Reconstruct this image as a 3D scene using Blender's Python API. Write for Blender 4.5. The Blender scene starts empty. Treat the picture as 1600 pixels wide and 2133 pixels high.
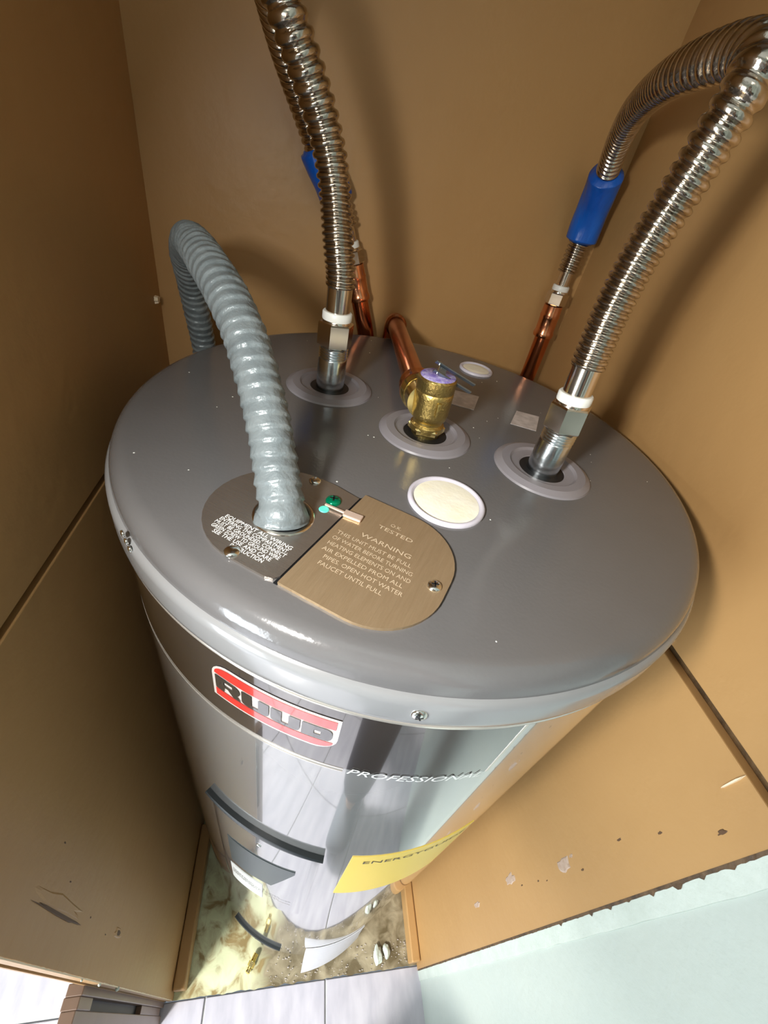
import bpy, bmesh, math, random
from mathutils import Vector, Matrix, noise
random.seed(7)
C = bpy.context.scene.collection
PI = math.pi

# ------------------------------------------------------------------ camera
def look_matrix(yaw, pitch, roll):
    F = Vector((math.sin(yaw)*math.cos(pitch), math.cos(yaw)*math.cos(pitch), math.sin(pitch)))
    r0 = Vector((math.cos(yaw), -math.sin(yaw), 0)); u0 = r0.cross(F)
    r = math.cos(roll)*r0 + math.sin(roll)*u0
    u = -math.sin(roll)*r0 + math.cos(roll)*u0
    m = Matrix((r, u, -F)).transposed().to_4x4()
    return m
cam = bpy.data.objects.new('camera', bpy.data.cameras.new('camera')); C.objects.link(cam)
cm = look_matrix(0.25821, -0.67973, 0.23525); cm.translation = Vector((-0.10404, -0.33941, 1.46882))
cam.matrix_world = cm
cam.data.sensor_fit = 'HORIZONTAL'; cam.data.sensor_width = 36.0
cam.data.lens = 884.29/1600*36.0
cam.data.clip_start = 0.01
bpy.context.scene.camera = cam

# ------------------------------------------------------------------ world, lights, exposure
sc = bpy.context.scene
w = bpy.data.worlds.new('world'); sc.world = w; w.use_nodes = True
w.node_tree.nodes['Background'].inputs[0].default_value = (0.62, 0.72, 0.85, 1)
w.node_tree.nodes['Background'].inputs[1].default_value = 0.25
sc.view_settings.view_transform = 'Standard'; sc.view_settings.look = 'None'
sc.view_settings.exposure = 0.38; sc.view_settings.gamma = 1.0
sc.view_settings.use_curve_mapping = False
def area(name, loc, target, sx, sy, power, col):
    l = bpy.data.lights.new(name, 'AREA'); l.shape = 'RECTANGLE'; l.size = sx; l.size_y = sy
    l.energy = power; l.color = col
    o = bpy.data.objects.new(name, l); C.objects.link(o); o.location = loc
    o.rotation_euler = (Vector(target)-Vector(loc)).to_track_quat('-Z', 'Y').to_euler()
    return o
area('window_daylight', (-1.74, -1.05, 0.80), (0.1, -0.1, 0.75), 1.1, 1.2, 42, (0.86, 0.94, 1.0))
fl = area('window_sunlight', (-1.60, -1.75, 2.0), (-0.35, -0.85, 0.0), 0.35, 0.35, 14, (1.0, 0.97, 0.92)); fl.data.spread = math.radians(60)
tl = area('torch', (-0.26, -0.37, 1.50), (0.20, -0.02, 1.18), 0.05, 0.05, 0.98, (1.0, 0.97, 0.92)); tl.data.spread = math.radians(118)
area('added_ceiling_fill', (-0.2, -1.5, 2.36), (-0.2, -1.3, 0), 0.5, 0.5, 2.5, (1.0, 0.90, 0.78))  # added fill light; no lamp is known on this ceiling

# ------------------------------------------------------------------ materials
def mat(name, col, rough=0.5, metal=0.0, noise_amt=0.0, nscale=20, col2=None, bump=0.0, bscale=80, coat=0.0, spec=0.5, rough2=None, stretch=None, coatr=0.03):
    m = bpy.data.materials.new(name); m.use_nodes = True
    nt = m.node_tree; b = nt.nodes['Principled BSDF']
    b.inputs['Base Color'].default_value = (*col, 1); b.inputs['Roughness'].default_value = rough
    b.inputs['Metallic'].default_value = metal
    b.inputs['Specular IOR Level'].default_value = spec
    b.inputs['Coat Weight'].default_value = coat; b.inputs['Coat Roughness'].default_value = coatr
    tc = nt.nodes.new('ShaderNodeTexCoord'); mp = nt.nodes.new('ShaderNodeMapping')
    nt.links.new(tc.outputs['Object'], mp.inputs[0])
    if stretch: mp.inputs['Scale'].default_value = stretch
    if noise_amt > 0:
        n = nt.nodes.new('ShaderNodeTexNoise'); n.inputs['Scale'].default_value = nscale; n.inputs['Detail'].default_value = 6
        nt.links.new(mp.outputs[0], n.inputs['Vector'])
        r = nt.nodes.new('ShaderNodeValToRGB'); r.color_ramp.elements[0].position = 0.5-noise_amt; r.color_ramp.elements[1].position = 0.5+noise_amt
        c2 = col2 or tuple(c*0.7 for c in col)
        r.color_ramp.elements[0].color = (*c2, 1); r.color_ramp.elements[1].color = (*col, 1)
        nt.links.new(n.outputs[0], r.inputs[0]); nt.links.new(r.outputs[0], b.inputs['Base Color'])
        if rough2 is not None:
            mr = nt.nodes.new('ShaderNodeMapRange'); mr.inputs[3].default_value = rough2; mr.inputs[4].default_value = rough
            nt.links.new(n.outputs[0], mr.inputs[0]); nt.links.new(mr.outputs[0], b.inputs['Roughness'])
    if bump > 0:
        n2 = nt.nodes.new('ShaderNodeTexNoise'); n2.inputs['Scale'].default_value = bscale; n2.inputs['Detail'].default_value = 4
        nt.links.new(mp.outputs[0], n2.inputs['Vector'])
        bp = nt.nodes.new('ShaderNodeBump'); bp.inputs['Strength'].default_value = bump; bp.inputs['Distance'].default_value = 0.002
        nt.links.new(n2.outputs[0], bp.inputs['Height']); nt.links.new(bp.outputs[0], b.inputs['Normal'])
    return m
M = {}
M['brown'] = mat('brown_paint', (0.47, 0.275, 0.108), 0.42, noise_amt=0.35, nscale=5, col2=(0.41, 0.232, 0.088), bump=0.25, bscale=60, spec=0.4)
M['brown_dark'] = mat('recessed_brown', (0.12, 0.065, 0.022), 0.6, noise_amt=0.15, nscale=70, col2=(0.045, 0.024, 0.008), bump=0.5, bscale=200)
M['white_wall'] = mat('white_plaster', (0.49, 0.54, 0.485), 0.5, noise_amt=0.3, nscale=7, col2=(0.45, 0.51, 0.47), bump=0.4, bscale=90)
M['white_trim'] = mat('white_trim_paint', (0.58, 0.64, 0.58), 0.45, noise_amt=0.25, nscale=22, col2=(0.48, 0.54, 0.48), bump=0.5, bscale=120)
M['tile'] = mat('marble_tile', (0.55, 0.535, 0.59), 0.25, noise_amt=0.16, nscale=34, col2=(0.43, 0.42, 0.48), bump=0.15, stretch=(1, 0.3, 1))
M['grout'] = mat('grout', (0.42, 0.43, 0.42), 0.8, bump=0.3)
M['ceil'] = mat('ceiling_white', (0.78, 0.76, 0.72), 0.8)
M['lid'] = mat('grey_lid_paint', (0.128, 0.126, 0.128), 0.16, noise_amt=0.3, nscale=30, col2=(0.138, 0.135, 0.137), bump=0.05, bscale=400, spec=0.6, rough2=0.11)
M['skirt'] = mat('grey_rim_paint', (0.25, 0.255, 0.26), 0.17, spec=0.7, bump=0.03, bscale=30)
M['tank'] = mat('silver_tank_paint', (0.33, 0.33, 0.325), 0.10, metal=0.25, spec=0.8, coat=1.0, coatr=0.03, bump=0.05, bscale=12)
M['seam_bright'] = mat('bright_edge', (0.75, 0.72, 0.66), 0.2, metal=0.7)
M['band'] = mat('dark_band_vinyl', (0.045, 0.038, 0.034), 0.08, spec=0.6, coat=1.0)
M['collar'] = mat('lilac_grey_plastic', (0.235, 0.222, 0.24), 0.38)
M['black'] = mat('black_gap', (0.006, 0.007, 0.009), 0.5)
M['gasket'] = mat('dark_gasket', (0.02, 0.025, 0.028), 0.4)
M['foam'] = mat('cream_foam', (0.90, 0.85, 0.66), 0.8, noise_amt=0.2, nscale=60, col2=(0.93, 0.91, 0.80), bump=0.3, bscale=90)
M['foam_ring'] = mat('white_plug_ring', (0.62, 0.60, 0.68), 0.35)
M['plate'] = mat('brushed_plate', (0.46, 0.42, 0.38), 0.27, metal=0.85, noise_amt=0.3, nscale=50, col2=(0.40, 0.36, 0.32), bump=0.15, bscale=120, stretch=(1, 14, 1))
M['plate_tan'] = mat('tan_plate', (0.50, 0.37, 0.23), 0.30, metal=0.6, noise_amt=0.3, nscale=40, col2=(0.44, 0.32, 0.19), bump=0.15, bscale=120, stretch=(14, 1, 1))
M['zinc'] = mat('zinc_steel', (0.62, 0.66, 0.68), 0.22, metal=1.0, noise_amt=0.25, nscale=60, col2=(0.45, 0.49, 0.52), bump=0.1, bscale=150)
M['steel'] = mat('stainless_hose', (0.60, 0.54, 0.47), 0.15, metal=1.0, noise_amt=0.2, nscale=90, col2=(0.40, 0.35, 0.29), bump=0.12, bscale=300)
M['nut'] = mat('nickel_nut', (0.72, 0.66, 0.58), 0.16, metal=1.0)
M['washer'] = mat('white_nylon', (0.82, 0.84, 0.80), 0.4)
M['copper'] = mat('copper_pipe', (0.74, 0.27, 0.11), 0.22, metal=1.0, noise_amt=0.25, nscale=25, col2=(0.42, 0.13, 0.055), bump=0.06, bscale=80)
M['copper_light'] = mat('copper_fitting', (0.85, 0.42, 0.24), 0.20, metal=1.0, noise_amt=0.25, nscale=60, col2=(0.62, 0.25, 0.12))
M['brass'] = mat('cast_brass', (0.62, 0.47, 0.17), 0.36, metal=1.0, noise_amt=0.25, nscale=80, col2=(0.50, 0.37, 0.12), bump=0.35, bscale=450)
M['brass_bright'] = mat('machined_brass', (0.88, 0.72, 0.32), 0.18, metal=1.0)
M['purple'] = mat('purple_ink', (0.22, 0.16, 0.52), 0.45, noise_amt=0.12, nscale=220, col2=(0.50, 0.45, 0.72), bump=0.4, bscale=500)
M['lever'] = mat('steel_lever', (0.24, 0.28, 0.31), 0.35, metal=0.9)
M['tape'] = mat('grey_conduit', (0.17, 0.205, 0.22), 0.34, metal=0.15, noise_amt=0.2, nscale=70, col2=(0.24, 0.28, 0.295), bump=0.7, bscale=140, spec=0.6)
M['blue'] = mat('blue_sleeve', (0.005, 0.13, 0.60), 0.30, noise_amt=0.2, nscale=40, col2=(0.004, 0.07, 0.42), bump=0.9, bscale=70, spec=0.6, stretch=(1, 1, 0.3))
M['green'] = mat('green_ground_screw', (0.0, 0.28, 0.13), 0.15, metal=0.6)
M['turquoise'] = mat('turquoise_dot', (0.12, 0.78, 0.62), 0.4)
M['copper_tag'] = mat('peach_tag', (0.72, 0.56, 0.46), 0.35, metal=0.4)
M['screw'] = mat('bright_screw', (0.85, 0.85, 0.82), 0.15, metal=1.0)
M['sticker'] = mat('pale_sticker', (0.60, 0.55, 0.53), 0.45, noise_amt=0.15, nscale=120, col2=(0.42, 0.38, 0.36))
M['text_white'] = mat('white_print', (0.85, 0.86, 0.84), 0.4)
M['text_tan'] = mat('embossed_print', (0.74, 0.60, 0.42), 0.35, metal=0.3)
M['text_dark'] = mat('dark_print', (0.10, 0.08, 0.05), 0.5)
M['red'] = mat('red_print', (0.80, 0.035, 0.03), 0.12, coat=1.0)
M['logo_white'] = mat('cream_print', (0.82, 0.74, 0.68), 0.15, coat=1.0)
M['logo_dark'] = mat('black_print', (0.035, 0.032, 0.03), 0.08, coat=1.0)
M['panel'] = mat('panel_paint', (0.30, 0.305, 0.31), 0.12, metal=0.2, coat=1.0)
M['dark_patch'] = mat('charcoal_patch', (0.045, 0.06, 0.065), 0.38, spec=0.35)
M['label_white'] = mat('white_label', (0.80, 0.82, 0.80), 0.3)
M['yellow'] = mat('yellow_label', (0.90, 0.66, 0.12), 0.38)
M['paper'] = mat('paper', (0.60, 0.60, 0.64), 0.5, bump=0.2)
M['concrete'] = None
def concrete():
    m = bpy.data.materials.new('stained_slab'); m.use_nodes = True; nt = m.node_tree; b = nt.nodes['Principled BSDF']
    tc = nt.nodes.new('ShaderNodeTexCoord')
    n = nt.nodes.new('ShaderNodeTexNoise'); n.inputs['Scale'].default_value = 26; n.inputs['Detail'].default_value = 8; n.inputs['Distortion'].default_value = 0.8
    nt.links.new(tc.outputs['Object'], n.inputs['Vector'])
    r1 = nt.nodes.new('ShaderNodeValToRGB'); e = r1.color_ramp.elements
    e[0].position = 0.36; e[0].color = (0.30, 0.22, 0.09, 1); e[1].position = 0.56; e[1].color = (0.66, 0.70, 0.45, 1)
    x = r1.color_ramp.elements.new(0.46); x.color = (0.55, 0.54, 0.33, 1)
    r2 = nt.nodes.new('ShaderNodeValToRGB'); e = r2.color_ramp.elements
    e[0].position = 0.38; e[0].color = (0.13, 0.10, 0.05, 1); e[1].position = 0.72; e[1].color = (0.42, 0.36, 0.24, 1)
    nt.links.new(n.outputs[0], r1.inputs[0]); nt.links.new(n.outputs[0], r2.inputs[0])
    sep = nt.nodes.new('ShaderNodeSeparateXYZ'); nt.links.new(tc.outputs['Object'], sep.inputs[0])
    mr = nt.nodes.new('ShaderNodeMapRange'); mr.inputs[1].default_value = -0.135; mr.inputs[2].default_value = -0.095
    ad = nt.nodes.new('ShaderNodeMath'); ad.operation = 'MULTIPLY_ADD'; ad.inputs[1].default_value = 0.12; 
    nt.links.new(n.outputs[0], ad.inputs[0]); nt.links.new(sep.outputs[0], ad.inputs[2])
    sb = nt.nodes.new('ShaderNodeMath'); sb.operation = 'SUBTRACT'; sb.inputs[1].default_value = 0.06
    nt.links.new(ad.outputs[0], sb.inputs[0]); nt.links.new(sb.outputs[0], mr.inputs[0])
    mx = nt.nodes.new('ShaderNodeMix'); mx.data_type = 'RGBA'
    nt.links.new(mr.outputs[0], mx.inputs[0]); nt.links.new(r1.outputs[0], mx.inputs[6]); nt.links.new(r2.outputs[0], mx.inputs[7])
    nt.links.new(mx.outputs[2], b.inputs['Base Color']); b.inputs['Roughness'].default_value = 0.55
    bp = nt.nodes.new('ShaderNodeBump'); bp.inputs['Strength'].default_value = 0.6; bp.inputs['Distance'].default_value = 0.003
    nt.links.new(n.outputs[0], bp.inputs['Height']); nt.links.new(bp.outputs[0], b.inputs['Normal'])
    return m
M['concrete'] = concrete()

# ------------------------------------------------------------------ helpers
SHARP = ('dark_band', 'band_border', 'gasket_edge', 'energy_label', 'label', 'paper_sheet')
def obj(name, bm, m, parent=None, smooth=False, label=None):
    shp = name in SHARP
    me = bpy.data.meshes.new(name)
    if isinstance(bm, bmesh.types.BMesh):
        bmesh.ops.recalc_face_normals(bm, faces=bm.faces[:]); bm.to_mesh(me); bm.free()
    else: me = bm; me.name = name
    me.materials.clear(); me.materials.append(M[m] if isinstance(m, str) else m)
    if smooth:
        for p in me.polygons: p.use_smooth = True
    o = bpy.data.objects.new(name, me); C.objects.link(o)
    if shp: sharp(o, 40)
    if parent: o.parent = parent
    if label: o['label'] = label
    return o
def sharp(o, ang=35):
    me = o.data
    for p in me.polygons: p.use_smooth = True
    bm = bmesh.new(); bm.from_mesh(me)
    for e in bm.edges:
        if len(e.link_faces) == 2 and e.calc_face_angle(0) > math.radians(ang): e.smooth = False
    bm.to_mesh(me); bm.free(); return o
def thing(name, label, cat, loc=(0, 0, 0), rz=0, group=None):
    o = bpy.data.objects.new(name, None); o.empty_display_size = 0.05; C.objects.link(o)
    o.location = loc; o.rotation_euler = (0, 0, rz); o['label'] = label; o['category'] = cat
    if group: o['group'] = group
    return o
def tag(o, label, cat, group=None):
    o['label'] = label; o['category'] = cat
    if group: o['group'] = group
    return o
def struct(o): o['kind'] = 'structure'; return o
def box(bm, x0, x1, y0, y1, z0, z1, bev=0, mtx=None):
    r = bmesh.ops.create_cube(bm, size=1)
    vs = r['verts']
    for v in vs:
        v.co = Vector(((x0+x1)/2+v.co.x*(x1-x0), (y0+y1)/2+v.co.y*(y1-y0), (z0+z1)/2+v.co.z*(z1-z0)))
        if mtx: v.co = mtx @ v.co
    if bev:
        es = list({e for v in vs for e in v.link_edges})
        bmesh.ops.bevel(bm, geom=es, offset=bev, segments=2, profile=0.5, affect='EDGES')
    return bm
def bx(*a, **k): return box(bmesh.new(), *a, **k)
def lathe(bm, prof, seg=48, mtx=None, close=False):
    rings = []
    for (r, z) in prof:
        ring = []
        if r < 1e-6:
            v = bm.verts.new((0, 0, z)); ring = [v]
        else:
            for i in range(seg):
                a = 2*PI*i/seg; ring.append(bm.verts.new((r*math.cos(a), r*math.sin(a), z)))
        rings.append(ring)
    if mtx:
        for ring in rings:
            for v in ring: v.co = mtx @ v.co
    pairs = list(zip(rings, rings[1:]))
    if close: pairs.append((rings[-1], rings[0]))
    for A, B in pairs:
        for i in range(seg):
            j = (i+1) % seg
            if len(A) == 1 and len(B) == 1: continue
            if len(A) == 1: bm.faces.new((A[0], B[i], B[j]))
            elif len(B) == 1: bm.faces.new((A[i], A[j], B[0]))
            else: bm.faces.new((A[i], A[j], B[j], B[i]))
    return bm
def axis_mtx(p, d):
    m = Vector(d).normalized().to_track_quat('Z', 'Y').to_matrix().to_4x4(); m.translation = Vector(p); return m
def catmull(P, n=40):
    P = [Vector(p) for p in P]; out = []
    Q = [2*P[0]-P[1]] + P + [2*P[-1]-P[-2]]
    for i in range(1, len(Q)-2):
        for k in range(n):
            t = k/n; a, b, c, d = Q[i-1], Q[i], Q[i+1], Q[i+2]
            out.append(0.5*((2*b)+(c-a)*t+(2*a-5*b+4*c-d)*t*t+(3*b-a-3*c+d)*t*t*t))
    out.append(P[-1].copy()); return out
def smooth_path(P, it=2):
    P = [Vector(p) for p in P]
    for _ in range(it):
        P = [P[0]] + [(P[i-1]+2*P[i]+P[i+1])/4 for i in range(1, len(P)-1)] + [P[-1]]
    return P
def resample(pts, step):
    L = [0]
    for a, b in zip(pts, pts[1:]): L.append(L[-1]+(b-a).length)
    n = max(2, int(L[-1]/step)); out = []; j = 0
    for i in range(n+1):
        s = L[-1]*i/n
        while j < len(L)-2 and L[j+1] < s: j += 1
        t = (s-L[j])/max(1e-9, L[j+1]-L[j]); out.append(pts[j].lerp(pts[j+1], min(1, t)))
    return out, L[-1]
def sweep(path, rfun, seg=32, step=0.0006, cap=True):
    """tube along a path; rfun(s, length, theta) gives the radius"""
    pts, L = resample(path, step); bm = bmesh.new()
    T = (pts[1]-pts[0]).normalized(); N = T.orthogonal().normalized(); prev = None; rings = []
    for i, p in enumerate(pts):
        t = (pts[min(i+1, len(pts)-1)]-pts[max(i-1, 0)]).normalized()
        N = (N - t*N.dot(t)).normalized(); B = t.cross(N)
        s = L*i/(len(pts)-1)
        ring = [bm.verts.new(p+(N*math.cos(2*PI*k/seg)+B*math.sin(2*PI*k/seg))*rfun(s, L, 2*PI*k/seg)) for k in range(seg)]
        if prev:
            for k in range(seg):
                bm.faces.new((prev[k], prev[(k+1) % seg], ring[(k+1) % seg], ring[k]))
        rings.append(ring); prev = ring
    if cap:
        bm.faces.new(rings[0]); bm.faces.new(rings[-1])
    return bm
def prism(pts, z0, z1, bm=None):
    bm = bm or bmesh.new()
    a = [bm.verts.new((x, y, z0)) for x, y in pts]; b = [bm.verts.new((x, y, z1)) for x, y in pts]
    bm.faces.new(b); bm.faces.new(a[::-1]); n = len(pts)
    for i in range(n): bm.faces.new((a[i], a[(i+1) % n], b[(i+1) % n], b[i]))
    return bm
def text_mesh(s, size, align='LEFT', shear=0, extrude=0.0, spacing=1.0, line=1.0, offset=0):
    cu = bpy.data.curves.new('lettering', 'FONT'); cu.body = s; cu.size = size; cu.align_x = align; cu.shear = shear
    cu.extrude = extrude; cu.space_character = spacing; cu.space_line = line; cu.resolution_u = 2; cu.offset = offset
    o = bpy.data.objects.new('lettering', cu); C.objects.link(o)
    dg = bpy.context.evaluated_depsgraph_get(); me = bpy.data.meshes.new_from_object(o.evaluated_get(dg))
    bpy.data.objects.remove(o); bpy.data.curves.remove(cu)
    return me
def hexnut(bm, p, d, r, h, seg=6, rot=0, cham=0.0012):
    m = axis_mtx(p, d) @ Matrix.Rotation(rot, 4, 'Z')
    lathe(bm, [(0, 0), (r-cham, 0), (r, cham), (r, h-cham), (r-cham, h), (0, h)], seg, m); return bm

# ------------------------------------------------------------------ setting: closet
XL, XR, YB, YF = -0.2959, 0.2553, 0.2807, -0.2880
YFR = -0.2972
def wall_side(name, x0, x1, y0, y1, zs, gap):
    """two stacked painted boards over a recessed cleat"""
    if x1-x0 < y1-y0:
        inner = x1 if x1 < 0 else x0
        s = -1 if x1 < 0 else 1
        core = struct(obj(name, bx(min(inner+s*0.010, inner+s*0.016), max(inner+s*0.010, inner+s*0.016), y0+0.002, y1, 0, 2.44), 'brown_dark'))
        a, b = sorted((inner, inner+s*0.0105))
        obj('panel', bx(a, b, y0, y1, 0.0, zs-gap/2, bev=0.0012), 'brown', core)
        obj('panel', bx(a, b, y0, y1, zs+gap/2, 2.44, bev=0.0012), 'brown', core)
    return core
M['brown_out'] = M['brown']
wl = wall_side('wall_left', XL-0.016, XL, YF, YB+0.012, 1.176, 0.008)
wr = wall_side('wall_right', XR, XR+0.016, YFR, YB+0.012, 1.160, 0.0125)
wb = struct(obj('wall_back', bx(XL-0.016, XR+0.016, YB+0.010, YB+0.02, 0, 2.44), 'brown_dark'))
obj('panel', bx(XL, XR, YB, YB+0.0105, 0, 1.156), 'brown', wb)
obj('panel', bx(XL, XR, YB, YB+0.0105, 1.166, 2.44), 'brown', wb)
struct(obj('ceiling', bx(-1.8, 0.35, -2.2, 0.32, 2.44, 2.5), 'ceil'))
struct(obj('wall_header', bx(XL-0.016, XR+0.016, YF-0.01, YF+0.03, 2.1, 2.44), 'white_wall'))
# slab inside the closet
fc = bmesh.new(); bmesh.ops.create_grid(fc, x_segments=60, y_segments=60, size=0.5)
for v in fc.verts:
    v.co.x = XL-0.012+(v.co.x+0.5)*(XR-XL+0.024); v.co.y = YF+(v.co.y+0.5)*(YB-YF+0.01)
    v.co.z = 0.001+0.0022*noise.noise(v.co*38)
    if v.co.y < YF+0.004: v.co.y += 0.004*noise.noise(Vector((v.co.x*60, 3, 0)))
closet_floor = struct(obj('floor', fc, 'concrete', smooth=True))
# room floor of separate tiles
rf = struct(obj('floor_room', bx(-1.8, XR+0.02, -2.2, YF-0.001, -0.02, -0.004), 'grout'))
TS = 0.263; tm = None
for i in range(-7, 2):
    for j in range(8):
        x0 = 0.034+(i)*TS+0.0018; x1 = x0+TS-0.0036; y1 = YF-0.002-j*TS; y0 = y1-TS+0.0036
        x1 = min(x1, XR+0.012); 
        if x0 < -1.8 or x1-x0 < 0.02: continue
        o = obj('tile', bx(x0, x1, y0, y1, -0.010, 0.0, bev=0.0015), 'tile', rf)
# floor left of the closet side board (open there), same tiles
rl = struct(obj('floor_left', bx(-1.8, XL-0.017, YF, 0.32, -0.02, -0.004), 'grout'))
for i in range(-7, 0):
    for j in range(3):
        x0 = 0.034+i*TS+0.0018; x1 = min(x0+TS-0.0036, XL-0.018); y0 = YF+0.001+j*TS; y1 = min(y0+TS-0.0036, 0.32)
        if x0 < -1.8 or x1-x0 < 0.02: continue
        obj('tile', bx(x0, x1, y0, y1, -0.010, 0.0, bev=0.0015), 'tile', rl)
# room shell
M['daylight'] = mat('lit_pane', (0.8, 0.9, 1.0)); M['daylight'].node_tree.nodes['Principled BSDF'].inputs['Emission Color'].default_value = (0.8, 0.92, 1.0, 1); M['daylight'].node_tree.nodes['Principled BSDF'].inputs['Emission Strength'].default_value = 2.5
wn = bmesh.new()
for (y0, y1, z0, z1) in ((-1.66, -1.60, 0.14, 1.46), (-0.50, -0.44, 0.14, 1.46), (-1.66, -0.44, 0.14, 0.20), (-1.66, -0.44, 1.40, 1.46), (-1.065, -1.035, 0.2, 1.4)): box(wn, -1.80, -1.765, y0, y1, z0, z1)
win = struct(obj('window_1', wn, 'white_trim')); obj('pane', bx(-1.798, -1.790, -1.61, -0.49, 0.19, 1.41), 'daylight', win)
cf = struct(obj('added_fill_housing', bx(-0.47, 0.07, -1.77, -1.23, 2.385, 2.44), 'white_trim'))  # invented housing for the added ceiling fill light, out of view
struct(obj('wall_left_room', bx(-1.86, -1.8, -2.2, 0.32, 0, 2.44), 'white_wall'))
struct(obj('wall_front', bx(-1.8, 0.35, -2.26, -2.2, 0, 2.44), 'white_wall'))
struct(obj('wall_back_room', bx(-1.8, XL-0.02, 0.32, 0.36, 0, 2.44), 'white_wall'))
wrr = struct(obj('wall_right_room', bx(XR+0.004, XR+0.06, -2.2, YFR-0.0175, 0, 2.44), 'white_wall'))
# white strip where the brown paint stops
tr = bmesh.new(); N = 120
for k in range(N):
    z0, z1 = 2.1*k/N, 2.1*(k+1)/N
    e0 = 0.0012*noise.noise(Vector((0, 0, z0*30))); e1 = 0.0012*noise.noise(Vector((0, 0, z1*30)))
    vs = [tr.verts.new(c) for c in [(XR+0.0006, YFR-0.001, z0), (XR+0.0006, YFR-0.001, z1), (XR+0.0022, YFR-0.0175+e1, z1), (XR+0.0022, YFR-0.0175+e0, z0)]]
    tr.faces.new(vs)
    vb = [tr.verts.new(c) for c in [(XR+0.0022, YFR-0.0175+e0, z0), (XR+0.0022, YFR-0.0175+e1, z1), (XR+0.006, YFR-0.0185+e1, z1), (XR+0.006, YFR-0.0185+e0, z0)]]
    tr.faces.new(vb)
bmesh.ops.remove_doubles(tr, verts=tr.verts[:], dist=0.00005)
trim = struct(obj('trim_1', tr, 'white_trim'))
# ragged brown paint line over the strip
pe = bmesh.new(); N = 420; prev = None
for k in range(N+1):
    z = 0.01+1.95*k/N
    wv = 0.0011+0.0011*abs(noise.noise(Vector((5, 0, z*90))))
    for zc, a, b in ((1.02, 0.0065, 0.005), (0.98, 0.003, 0.0025), (0.90, 0.004, 0.004), (0.86, 0.003, 0.003), (1.09, 0.004, 0.004), (0.94, 0.002, 0.003), (1.055, 0.003, 0.002), (0.78, 0.003, 0.003)):
        wv += a*max(0, 1-abs(z-zc)/b)**1.2
    v0 = pe.verts.new((XR-0.0003, YFR+0.0015, z)); v1 = pe.verts.new((XR+0.0002, YFR-wv, z))
    if prev: pe.faces.new((prev[0], prev[1], v1, v0))
    prev = (v0, v1)
obj('paint_edge', pe, 'brown_edge' if 'brown_edge' in M else 'brown_dark', wr)
# base strips inside
for (nm, x0, x1, y0, y1) in (('baseboard_left', XL+0.001, XL+0.026, YF+0.012, 0.02), ('baseboard_right', XR-0.022, XR-0.001, YFR+0.012, 0.05)):
    b = struct(obj(nm, bx(x0, x1, y0, y1, 0.002, 0.05, bev=0.003), 'brown'))
obj('panel', bx(XL-0.0185, XL-0.0161, YF, YB+0.012, 0, 2.44), 'brown', wl)
# damage marks on the walls: chips and dents as small raised or sunk scabs
def blob(bm, c, n, rx, ry, th, seed, irregular=0.35):
    """flat irregular chip, centre c, normal along x (n=+1/-1)"""
    k = 14; top = []; bot = []
    for i in range(k):
        a = 2*PI*i/k; q = 1+irregular*noise.noise(Vector((math.cos(a)*1.7, math.sin(a)*1.7, seed)))*2
        y = rx*math.cos(a)*q; z = ry*math.sin(a)*q
        bot.append(bm.verts.new((c[0], c[1]+y, c[2]+z))); top.append(bm.verts.new((c[0]+n*th, c[1]+y*0.8, c[2]+z*0.8)))
    bm.faces.new(top)
    for i in range(k): bm.faces.new((bot[i], bot[(i+1) % k], top[(i+1) % k], top[i]))
M['chip'] = mat('paint_chip_pale', (0.50, 0.38, 0.30), 0.4, noise_amt=0.2, nscale=150, col2=(0.38, 0.26, 0.18))
M['chip_dark'] = mat('paint_chip_dark', (0.10, 0.05, 0.02), 0.6)
M['splinter'] = mat('pale_splinter', (0.85, 0.72, 0.52), 0.4)
b1 = bmesh.new()
for (y, z, a, b, s) in ((-0.250, 0.835, 0.007, 0.016, 1), (-0.236, 0.665, 0.006, 0.017, 2), (-0.244, 0.50, 0.004, 0.013, 3), (-0.246, 0.86, 0.002, 0.004, 6)):
    blob(b1, (XR, y, z), -1, a, b, 0.0007, s)
obj('paint_scab', b1, 'chip', wr)
b2 = bmesh.new()
for (y, z, a, b, s) in ((-0.253, 0.965, 0.0011, 0.004, 1), (-0.262, 1.03, 0.0011, 0.003, 2), (-0.262, 0.875, 0.0011, 0.003, 3), (-0.253, 0.755, 0.001, 0.003, 4), (-0.249, 0.70, 0.001, 0.003, 5), (-0.278, 1.10, 0.0015, 0.006, 9), (-0.2565, 0.78, 0.0008, 0.002, 6)):
    blob(b2, (XR, y, z), -1, a, b, 0.0004, s)
obj('pit', b2, 'chip_dark', wr)
b3 = bmesh.new(); blob(b3, (XR, -0.2535, 1.140), -1, 0.0008, 0.013, 0.002, 3, 0.2); blob(b3, (XR, -0.144, 1.168), -1, 0.0012, 0.005, 0.002, 5, 0.3)
obj('splinter', b3, 'splinter', wr, label='pale splinter beside the open joint')
b4 = bmesh.new()
blob(b4, (XL, -0.247, 0.89), 1, 0.005, 0.085, 0.0006, 4, 0.4); blob(b4, (XL, -0.243, 0.64), 1, 0.006, 0.018, 0.001, 8, 0.3)
obj('paint_scab', b4, 'brown', wl)
b5 = bmesh.new()
blob(b5, (XL+0.0005, -0.2535, 0.89), 1, 0.0016, 0.07, 0.0006, 14, 0.4); blob(b5, (XL+0.0008, -0.243, 0.64), 1, 0.003, 0.010, 0.0005, 18, 0.3)
for (y, z) in ((-0.21, 0.93), (-0.23, 0.88), (-0.244, 0.78), (-0.25, 0.70)): blob(b5, (XL, y, z), 1, 0.0008, 0.002, 0.0004, z*9)
obj('pit', b5, 'chip_dark', wl)
b6 = bmesh.new(); blob(b6, (XL, 0.262, 1.285), 1, 0.006, 0.004, 0.004, 2, 0.4)
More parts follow.
